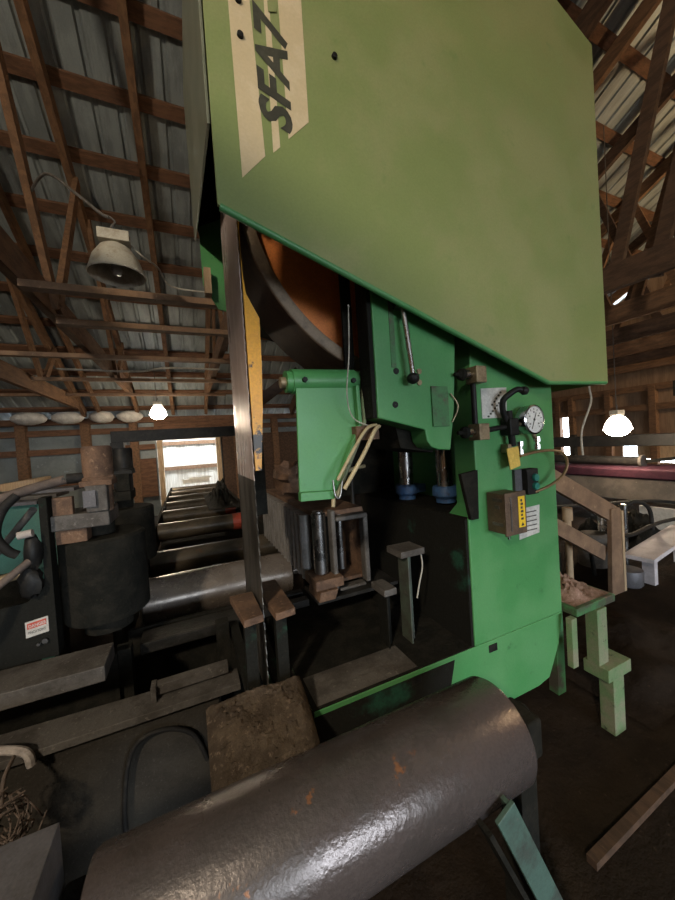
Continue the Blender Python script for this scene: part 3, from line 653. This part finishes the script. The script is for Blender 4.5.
# wire bundle at the left edge
o = B()
rd = random.Random(4)
for i in range(16):
    r0 = .03 + .05 * rd.random(); c = (-.605 + .04 * rd.random(), 1.34 + .05 * rd.random(), -1.06 - .08 * rd.random()); ph = rd.random() * 6
    o.tube([(c[0] + r0 * math.cos(ph + a), c[1] + .03 * math.sin(a * 2 + i), c[2] + 1.2 * r0 * math.sin(ph + a)) for a in (0, 1, 2, 3, 4, 5)], .0025, 6, 4)
o.tube([(-.60, 1.48, -.985), (-.595, 1.40, -.99), (-.59, 1.36, -1.04)], .006)
tag(build('wire_bundle', o, 'hose_muck'), 'tangled bundle of thin wires hanging at the left edge', 'wires')
o = build('rag', B().tube([(-.80, 1.56, -.985), (-.70, 1.54, -.975), (-.61, 1.50, -.975), (-.565, 1.48, -.99), (-.555, 1.475, -1.03)], .014, 8, 4), 'rag'); tag(o, 'dirty white strap lying over the dusty ledge above the wires', 'rag')

# platform right of the saw
PL = thing('side_platform', (1.87, 1.2, FL), 'small green stand heaped with sawdust, right of the saw column', 'stand')
build('top_frame', B().box(1.705, 2.03, 1.05, 1.40, -.945, -.905), 'green_dirty', PL, .004)
build('leg', B().box(1.66, 1.70, 1.05, 1.08, -1.19, -.945), 'green_pale', PL, .002)
build('leg', B().box(1.85, 1.93, 1.04, 1.10, -1.235, -.945), 'green_pale', PL, .002)
build('cross_foot', B().box(1.85, 2.05, 1.0, 1.12, -1.30, -1.235), 'green_pale', PL, .003)
build('lower_leg', B().box(1.925, 2.02, 1.02, 1.09, FL, -1.30), 'green_pale', PL, .003)
build('rear_leg', B().box(1.95, 2.02, 1.33, 1.39, FL, -.945), 'green_dirty', PL, .002)
o = build('sawdust_heap', B().heap(1.72, 2.02, 1.07, 1.39, -.904, .065, 28, 5, .3), 'sawdust_pink'); tag(o, 'pinkish sawdust heaped on the green stand', 'sawdust heap'); o['kind'] = 'stuff'
o = build('red_flange', B().cyl((1.32, 1.1, -1.30), (1.32, 1.1, -1.345), .03), 'red', S)
tag(build('floor_board', B().bar((1.25, .76, FL + .02), (2.6, .80, FL + .02), .035, .03), 'wood_dark'), 'brown board lying on the dirt at the lower right', 'board')
o = build('floor_debris', B().heap(2.12, 3.4, .95, 1.82, FL + .012, .09, 40, 8, .2), 'dirt'); tag(o, 'dark dirt and bark litter on the floor right of the saw', 'litter'); o['kind'] = 'stuff'

# ------------------------------------------------------------------ press roll units at the left
def press(dx, dy, first):
    x0 = -.39 + dx; y0 = 1.92 + dy
    t = thing('press_roll', (x0, y0, -.80), 'black upright press roll with the warning sign beside it, nearest the camera' if first else 'black upright press roll behind the first one, with a black motor on top', 'press roll')
    build('drum', B().lathe([(.001, -.73), (.165, -.73), (.172, -.72), (.172, -.372), (.160, -.36), (.05, -.36), (.05, -.30), (.001, -.30)], (x0, y0, 0), (0, 0, 1), 40), 'grime_shade', t)
    build('drum_stand', B().cyl((x0, y0, -.80), (x0, y0, -.73), .10), 'grime_shade', t)
    build('bearing_block', B().box(x0 - .15, x0 + .06, y0 - .16, y0 + .06, -.30, -.235).box(x0 - .02, x0 + .06, y0 - .17, y0 - .05, -.235, -.12), 'dust_steel' if first else 'grime_shade', t, .006)
    m = build('motor', B().lathe([(.001, .05), (.05, .05), (.058, .04), (.058, -.085), (.064, -.09), (.064, -.115), (.05, -.12), (.05, -.24), (.001, -.24)], (x0 + .02, y0 - .10, 0), (0, 0, 1), 28), 'rust' if first else 'black', t)
    build('motor_flange', B().box(x0 - .04, x0 + .08, y0 - .165, y0 - .04, -.125, -.10), 'rust' if first else 'black', m, .004)
    build('motor_port', B().cyl((x0 - .09, y0 - .12, -.085), (x0 - .02, y0 - .11, -.085), .022), 'rubber', m)
    return t, x0, y0
t1, x0, y0 = press(0, 0, True)
build('post', B().box(-.562, -.535, 1.733, 1.80, -.80, -.15), 'grime_shade_green', t1, .002)
build('post_bracket', B().box(-.53, -.42, 1.78, 1.86, -.36, -.30).box(-.53, -.46, 1.77, 1.80, -.30, -.16), 'rust', t1, .003)
build('back_plate', B().prism([(-.90, -.80), (-.54, -.80), (-.54, -.44), (-.62, -.56), (-.90, -.58)], 'xz', 1.735, 1.748), 'grime_shade_green', t1, .003)
sg = build('warning_sign', B().prism([(-.633, -.638), (-.560, -.628), (-.560, -.690), (-.633, -.700)], 'xz', 1.729, 1.733), 'white_sign', t1)
build('sign_band', B().prism([(-.627, -.644), (-.566, -.635), (-.566, -.658), (-.627, -.667)], 'xz', 1.7275, 1.729), 'red_sign', sg)
text('sign_word', 'DANGER', 'white_sign', sg, (-.622, 1.7273, -.662), (1, 0, .14), (-.14, 0, 1), .013, 0, .02, .0003, .80)
text('sign_word', 'PINCH POINT', 'ink', sg, (-.624, 1.7288, -.687), (1, 0, .14), (-.14, 0, 1), .011, 0, .02, .0003, .60)
build('sign_bolt', B().cyl((-.574, 1.722, -.725), (-.574, 1.735, -.725), .010).cyl((-.595, 1.722, -.733), (-.595, 1.735, -.733), .006), 'chrome', t1)
build('brass_fitting', B().cyl((-.72, 1.74, -.46), (-.62, 1.74, -.44), .018), 'brass', t1)
build('valve_body', B().blob((-.585, 1.72, -.36), (.03, .03, .07), .12, 12, 8, 3).blob((-.60, 1.72, -.48), (.04, .03, .06), .15, 12, 8, 6), 'black', t1)
build('valve_cap', B().cyl((-.62, 1.70, -.285), (-.575, 1.70, -.28), .015), 'rag', t1)
build('data_plate', B().box(-.415, -.37, 1.738, 1.745, -.21, -.14), 'plate', t1)
t2, _, _ = press(-.03, .85, False)
for nm, pts, r, m, l in (('hose', [(-1.3, 1.6, -.45), (-.80, 1.68, -.20), (-.70, 1.72, -.15), (-.60, 1.76, -.115), (-.485, 1.797, -.087)], .020, 'hose_muck', 'thick dusty hose curving to the rusty motor from the left edge'),
                         ('hose', [(-.62, 1.72, -.13), (-.66, 1.70, -.18), (-.685, 1.70, -.27), (-.655, 1.70, -.335), (-.63, 1.71, -.36)], .017, 'rubber', 'black hose loop hanging left of the green post'),
                         ('hose', [(-1.1, 1.5, -.75), (-.80, 1.6, -.60), (-.70, 1.64, -.48), (-.63, 1.68, -.42), (-.58, 1.71, -.38)], .014, 'hose_muck', 'grey hose rising to the black valve beside the green post')):
    tag(build(nm, B().tube(pts, r), m), l, 'hose')
tag(build('steel_strut', B().cyl((-.60, 1.80, -.20), (-.86, 2.0, -.47), .014), 'dust_steel'), 'thin steel strut slanting down behind the hose loop', 'strut')

# things behind the press rolls at the left
o = build('teal_cover', B().prism([(2.9, -.72), (3.0, -.30), (3.02, -.30), (2.92, -.72)], 'yz', -2.6, -.85).box(-2.5, -2.4, 2.93, 3.0, FL, -.7).box(-1.0, -.93, 2.93, 3.0, FL, -.7), 'teal_panel')
tag(o, 'teal painted machine cover behind the hoses on the left', 'cover')
for i, z in enumerate((-.282, -.255, -.228)):
    o = build('board', B().bar((-2.7, 3.2 + .1 * i, z), (-.95 + .08 * i, 3.05 + .1 * i, z), .22, .024), 'plate' if i != 1 else 'trough')
    tag(o, ['lowest grey board lying on the teal cover', 'middle grey board stacked on the teal cover', 'top grey board stacked on the teal cover'][i], 'board', 'boards on the teal cover')
tag(build('bench_support', B().box(-2.6, -1.0, 3.02, 3.5, FL, -.31), 'grime_shade'), 'dark bench block behind the teal cover', 'bench')
o = build('plank_rail', B().box(-3.0, -2.9, 6.5, 9.8, -.52, -.36).box(-2.98, -2.92, 6.6, 6.7, FL, -.52).box(-2.98, -2.92, 9.5, 9.6, FL, -.52), 'wood_pale')
tag(o, 'pale plank rail running back to the far left wall', 'rail')
# gantry in front of the door
GT = thing('gantry', (-.1, 5.0, FL), 'black steel gantry spanning the roller bed before the bright door', 'gantry')
build('beam', B().bar((-.85, 5.0, .235), (.86, 5.0, .25), .12, .14), 'black', GT, .004)
build('post', B().box(-.86, -.72, 4.94, 5.06, FL, .165), 'black', GT)
build('post', B().box(.77, .87, 4.94, 5.06, FL, .165), 'grime_shade', GT)
o = build('slab_stack', B().box(-.15, .45, 8.9, 9.2, -.80, -.70).box(.0, .5, 8.95, 9.15, -.70, -.66), 'paper'); o.location.z += .02
tag(o, 'pale slabs lying at the far end of the roller bed', 'slabs')
o = build('bark_pile', B().heap(.20, .62, 4.6, 6.4, -.765, .28, 26, 2, .35), 'grime_shade'); tag(o, 'dark bark pile at the far right of the roller bed', 'bark pile'); o['kind'] = 'stuff'

# ------------------------------------------------------------------ lamps
def highbay(loc, label, lit, sc=1., top=.0):
    x, y, z = loc
    t = thing('high_bay_lamp', (x, y, z + .26 * sc), label, 'lamp', None)
    build('shade', B().lathe([(.152 * sc, 0), (.156 * sc, -.004), (.160 * sc, .004), (.150 * sc, .03 * sc), (.128 * sc, .10 * sc), (.085 * sc, .165 * sc), (.045 * sc, .19 * sc), (.001, .195 * sc), (.001, .188 * sc), (.043 * sc, .183 * sc), (.080 * sc, .157 * sc), (.121 * sc, .097 * sc), (.142 * sc, .03 * sc), (.152 * sc, 0)], loc, (0, 0, 1), 36), 'shade_glare' if lit else 'lamp_shell', t)
    if lit:
        build('bulb', B().blob((x, y, z + .0 * sc), (.138 * sc, .138 * sc, .09 * sc), 0, 24, 14), 'bulb_on', t)
    else:
        build('bulb', B().lathe([(.001, -.0), (.02, .005), (.032, .03), (.03, .06), (.02, .09), (.018, .15), (.001, .16)], loc, (0, 0, 1), 20), 'glass', t)
    build('ballast_box', B().box(x - .085 * sc, x + .085 * sc, y - .05 * sc, y + .05 * sc, z + .20 * sc, z + .265 * sc), 'lamp_shell', t, .004)
    build('hanger', B().tube([(x - .01, y, z + .265 * sc), (x - .012, y, z + .30 * sc), (x + .01, y, z + .335 * sc), (x - .015, y, z + .36 * sc), (x - .02, y, z + .36 * sc + top)], .006), 'dust_steel', t)
    return t
hl = highbay((-.325, 2.5, 1.13), 'unlit dusty high bay lamp hanging from the roof at the left', False)
build('lamp_cord', B().tube([(-.24, 2.52, 1.34), (-.17, 2.55, 1.29), (-.10, 2.7, 1.31), (-.02, 3.0, 1.32), (.3, 3.03, 1.32)], .006), 'wire', hl)
o = build('lamp_conduit', B().tube([(-1.0, 3.4, 2.08), (-.80, 3.1, 2.08), (-.55, 2.75, 1.75), (-.40, 2.56, 1.54), (-.345, 2.5, 1.488)], .010), 'dust_steel'); tag(o, 'bent conduit feeding the unlit lamp from the truss web', 'conduit')
highbay((-.50, 8.0, .80), 'lit high bay lamp glowing at the far end left of the gantry', True, 1.05, .85)
highbay((6.0, 2.97, -.09), 'lit high bay lamp glaring at the right beyond the column', True, 1.12, 4.12)
# wiring and fixture above right lamp
o = build('hanging_cable', B().tube([(3.97, 2.1, 1.32), (4.0, 2.12, .9), (3.85, 2.14, .45), (3.9, 2.16, .25), (3.72, 2.16, -.05), (3.72, 2.16, -.3)], .010), 'wire'); tag(o, 'white cord dangling beside the right lit lamp', 'cord')
o = build('hanging_bracket', B().box(7.0, 7.5, 2.6, 2.7, .38, .62).box(7.2, 7.3, 2.6, 2.66, .62, 1.3).box(7.5, 7.56, 2.6, 2.7, .32, .9), 'grime_shade'); tag(o, 'dark bracket with fixtures hanging at the far right', 'bracket')

# ------------------------------------------------------------------ right side yard of machinery
CV = thing('belt_conveyor', (6.3, 3.2, FL), 'long grey belt conveyor with maroon belt across the right background', 'conveyor')
build('trough', B().box(6.2, 6.26, -.5, 7.5, -1.19, -.86).box(6.9, 6.96, -.5, 7.5, -1.19, -.86).box(6.26, 6.9, -.5, 7.5, -1.19, -1.15), 'trough', CV, .005)
build('belt', B().box(6.18, 6.98, -.5, 7.5, -.855, -.70), 'belt', CV, .03)
for y in (0.2, 2.0, 4.4, 6.8):
    build('leg', B().box(6.22, 6.30, y, y + .08, FL, -1.19), 'grime_shade', CV)
for y in (.3, 2.3, 4.2, 6.6):
    build('frame_post', B().box(7.0, 7.08, y, y + .08, FL, -.16), 'grime_shade', CV)
build('top_beam', B().box(6.96, 7.10, -.5, 7.5, -.40, -.20), 'black', CV, .01)
pr = build('press_roller', B().cyl((6.6, 2.95, -.62), (6.6, 4.6, -.60), .075), 'rubber', CV)
build('roller_cap', B().cyl((6.6, 2.93, -.62), (6.6, 2.97, -.62), .10), 'dust_steel', pr)
build('roller_arm', B().bar((6.6, 2.9, -.62), (7.0, 2.35, -.55), .05, .05), 'grime_shade', pr)
# stair rail
SR = thing('stair_rail', (3.4, 1.9, FL), 'brown timber stair railing sloping down right of the column', 'railing')
build('top_rail', B().bar((2.60, 1.9, -.32), (3.76, 1.9, -.90), .045, .16), 'wood_rail', SR, .003)
build('mid_rail', B().bar((2.60, 1.94, -.70), (3.60, 1.94, -1.24), .045, .13), 'wood_rail', SR, .003)
build('post', B().prism([(3.56, FL), (3.76, FL), (3.74, -.80), (3.60, -.80)], 'xz', 1.86, 1.90), 'wood_rail', SR, .003)
build('post', B().box(3.765, 3.80, 1.86, 1.98, FL, -.84), 'wood_pale', SR, .003)
build('post', B().box(2.56, 2.66, 1.88, 1.96, FL, -.38), 'wood_rail', SR, .003)
# pumps and clutter beneath the conveyor
o = build('pump_cylinder', B().lathe([(.001, FL), (.14, FL), (.14, -1.06), (.12, -1.02), (.05, -1.0), (.001, -1.0)], (4.55, 2.35, 0), (0, 0, 1), 24).cyl((4.50, 2.20, FL), (4.50, 2.20, -.92), .028), 'chrome'); tag(o, 'shiny upright pump cylinder behind the stair rail', 'pump')
o = build('blue_drum', B().lathe([(.001, FL), (.10, FL), (.115, FL + .02), (.12, -1.48), (.115, -1.46), (.001, -1.45)], (3.96, 1.92, 0), (0, 0, 1), 24), 'plate'); tag(o, 'grey blue bucket at the foot of the stair rail', 'bucket')
o = build('grey_canister', B().lathe([(.001, FL), (.15, FL), (.15, -1.28), (.12, -1.25), (.001, -1.25)], (4.25, 2.12, 0), (0, 0, 1), 24), 'trough'); o.location.y += .28; tag(o, 'grey canister just behind the stair rail post', 'canister')
o = build('white_plank', B().bar((3.95, 1.83, -1.33), (5.2, 1.95, -1.26), .24, .04).box(5.0, 5.06, 1.86, 1.98, FL, -1.29).box(4.12, 4.18, 1.78, 1.88, FL, -1.35), 'white_plank'); tag(o, 'whitewashed plank resting at the right edge', 'plank')
o = build('machine_heap', B().heap(4.85, 5.98, 2.15, 3.2, FL + .012, .42, 26, 4, .25), 'grime_shade'); tag(o, 'dark heap of machinery and scrap under the conveyor', 'scrap heap'); o['kind'] = 'stuff'
tag(build('white_board', B().box(6.02, 6.05, 1.7, 2.75, FL, -1.22), 'white_sign'), 'white board standing under the belt conveyor at the right edge', 'board')
tag(build('white_sack', B().blob((4.6, 3.3, FL + .22), (.22, .2, .22), .08, 16, 10, 4), 'insul'), 'white sack on the floor behind the stair rails', 'sack')
o = build('pump_motor', B().lathe([(.001, 0), (.10, 0), (.12, .02), (.12, .32), (.06, .36), (.001, .36)], (3.35, 2.5, FL + .34), (1, .2, 0), 20).box(3.38, 3.7, 2.42, 2.68, FL, FL + .24), 'black'); tag(o, 'black pump motor between the stair rails', 'motor')
o = build('upright_pipe', B().cyl((3.41, 2.15, FL), (3.41, 2.15, -.92), .03).cyl((3.41, 2.15, -.80), (3.41, 2.15, -.925), .045), 'wood_pale'); tag(o, 'pale upright pipe seen between the stair rails', 'pipe')
for i, (pts, l) in enumerate((([(3.2, 2.4, -1.3), (3.4, 2.3, -1.12), (3.75, 2.2, -1.15), (3.9, 2.2, -1.6)], 'black hose arching under the lower stair rail'),
                              ([(3.6, 2.6, -.90), (4.6, 2.5, -.98), (5.6, 2.4, -1.05), (6.1, 2.2, -1.15)], 'black pipe running along below the conveyor'),
                              ([(4.5, 2.2, -.95), (4.65, 2.15, -.90), (4.8, 2.1, -1.0), (4.85, 2.1, -1.25)], 'black hose looping from the pump cylinder'),
                              ([(3.9, 2.05, -1.08), (4.3, 2.06, -1.21), (5.0, 2.08, -1.18), (5.8, 1.9, -1.15)], 'black cable draped above the white plank'))):
    tag(build('hose', B().tube(pts, .022), 'rubber'), l, 'hose')

# pad posts become parts of their table frame
for o in [o for o in bpy.data.objects if o.name.startswith('pad_post')]:
    o.parent = F1; o.location = Vector(o['_w']) - Vector(F1['_w'])

# ================================================================== light
def light(name, kind, loc, energy, col, size=.3, aim=None, spot=None):
    l = bpy.data.lights.new(name, kind); l.energy = energy; l.color = col
    if kind == 'AREA': l.size = size
    else: l.shadow_soft_size = size
    if spot: l.spot_size = math.radians(spot); l.spot_blend = .6
    o = bpy.data.objects.new(name, l); C.objects.link(o); o.location = loc
    if aim is not None: o.rotation_euler = (Vector(aim) - Vector(loc)).to_track_quat('-Z', 'Y').to_euler()
    return o
light('far_lamp_light', 'POINT', (-.50, 8.0, .55), 45, (1, .80, .56), .12)
light('right_lamp_light', 'POINT', (6.0, 2.97, -.40), 26, (1, .72, .45), .14)
light('warm_fill_right', 'POINT', (9.2, -1.0, 1.5), 950, (1, .70, .38), .20)  # added warm fill for the hood, unseen and without a fixture
light('warm_fill_left', 'POINT', (-2.9, -2.6, 2.6), 700, (1, .84, .64), .20)  # added fill for the left roof and blade side, no lamp there
light('yard_sun', 'SUN', (0, 16, 8), 3.0, (1, .95, .86), .02, aim=(0, 11, -4))
pt = light('doorway_portal', 'AREA', (1.45, -7.9, -.38), 1, (1, 1, 1), 5.7, aim=(1.45, 0, -.38))
pt.data.shape = 'RECTANGLE'; pt.data.size = 5.7; pt.data.size_y = 2.46; pt.data.cycles.is_portal = True

wd = bpy.data.worlds.new('world'); bpy.context.scene.world = wd; wd.use_nodes = True
nt = wd.node_tree
bg = nt.nodes['Background']
bg.inputs['Color'].default_value = (.80, .90, 1.0, 1); bg.inputs['Strength'].default_value = 16.0

# ================================================================== camera
cam = bpy.data.cameras.new('camera'); co = bpy.data.objects.new('camera', cam); C.objects.link(co)
yaw, pitch, roll = math.atan(150 / 338.), -math.radians(1.4), .064
Fv = Vector((math.sin(yaw) * math.cos(pitch), math.cos(yaw) * math.cos(pitch), math.sin(pitch)))
R0 = Vector((math.cos(yaw), -math.sin(yaw), 0)); U0 = R0.cross(Fv)
Rv = math.cos(roll) * R0 - math.sin(roll) * U0; Uv = math.sin(roll) * R0 + math.cos(roll) * U0
co.matrix_world = Matrix((( Rv.x, Uv.x, -Fv.x, 0), (Rv.y, Uv.y, -Fv.y, 0), (Rv.z, Uv.z, -Fv.z, 0), (0, 0, 0, 1)))
cam.sensor_fit = 'VERTICAL'; cam.sensor_height = 36; cam.lens = 36 * 338 / 900.
cam.clip_start = .02; cam.clip_end = 200
bpy.context.scene.camera = co

# lift everything so that the floor is z = 0
for o in bpy.data.objects:
    if o.parent is None: o.location.z += DZ
    if '_w' in o: del o['_w']

vs = bpy.context.scene.view_settings
bpy.context.scene.display_settings.display_device = 'sRGB'
vs.view_transform = 'Standard'; vs.look = 'None'; vs.gamma = 1; vs.use_curve_mapping = False; vs.exposure = 0.2
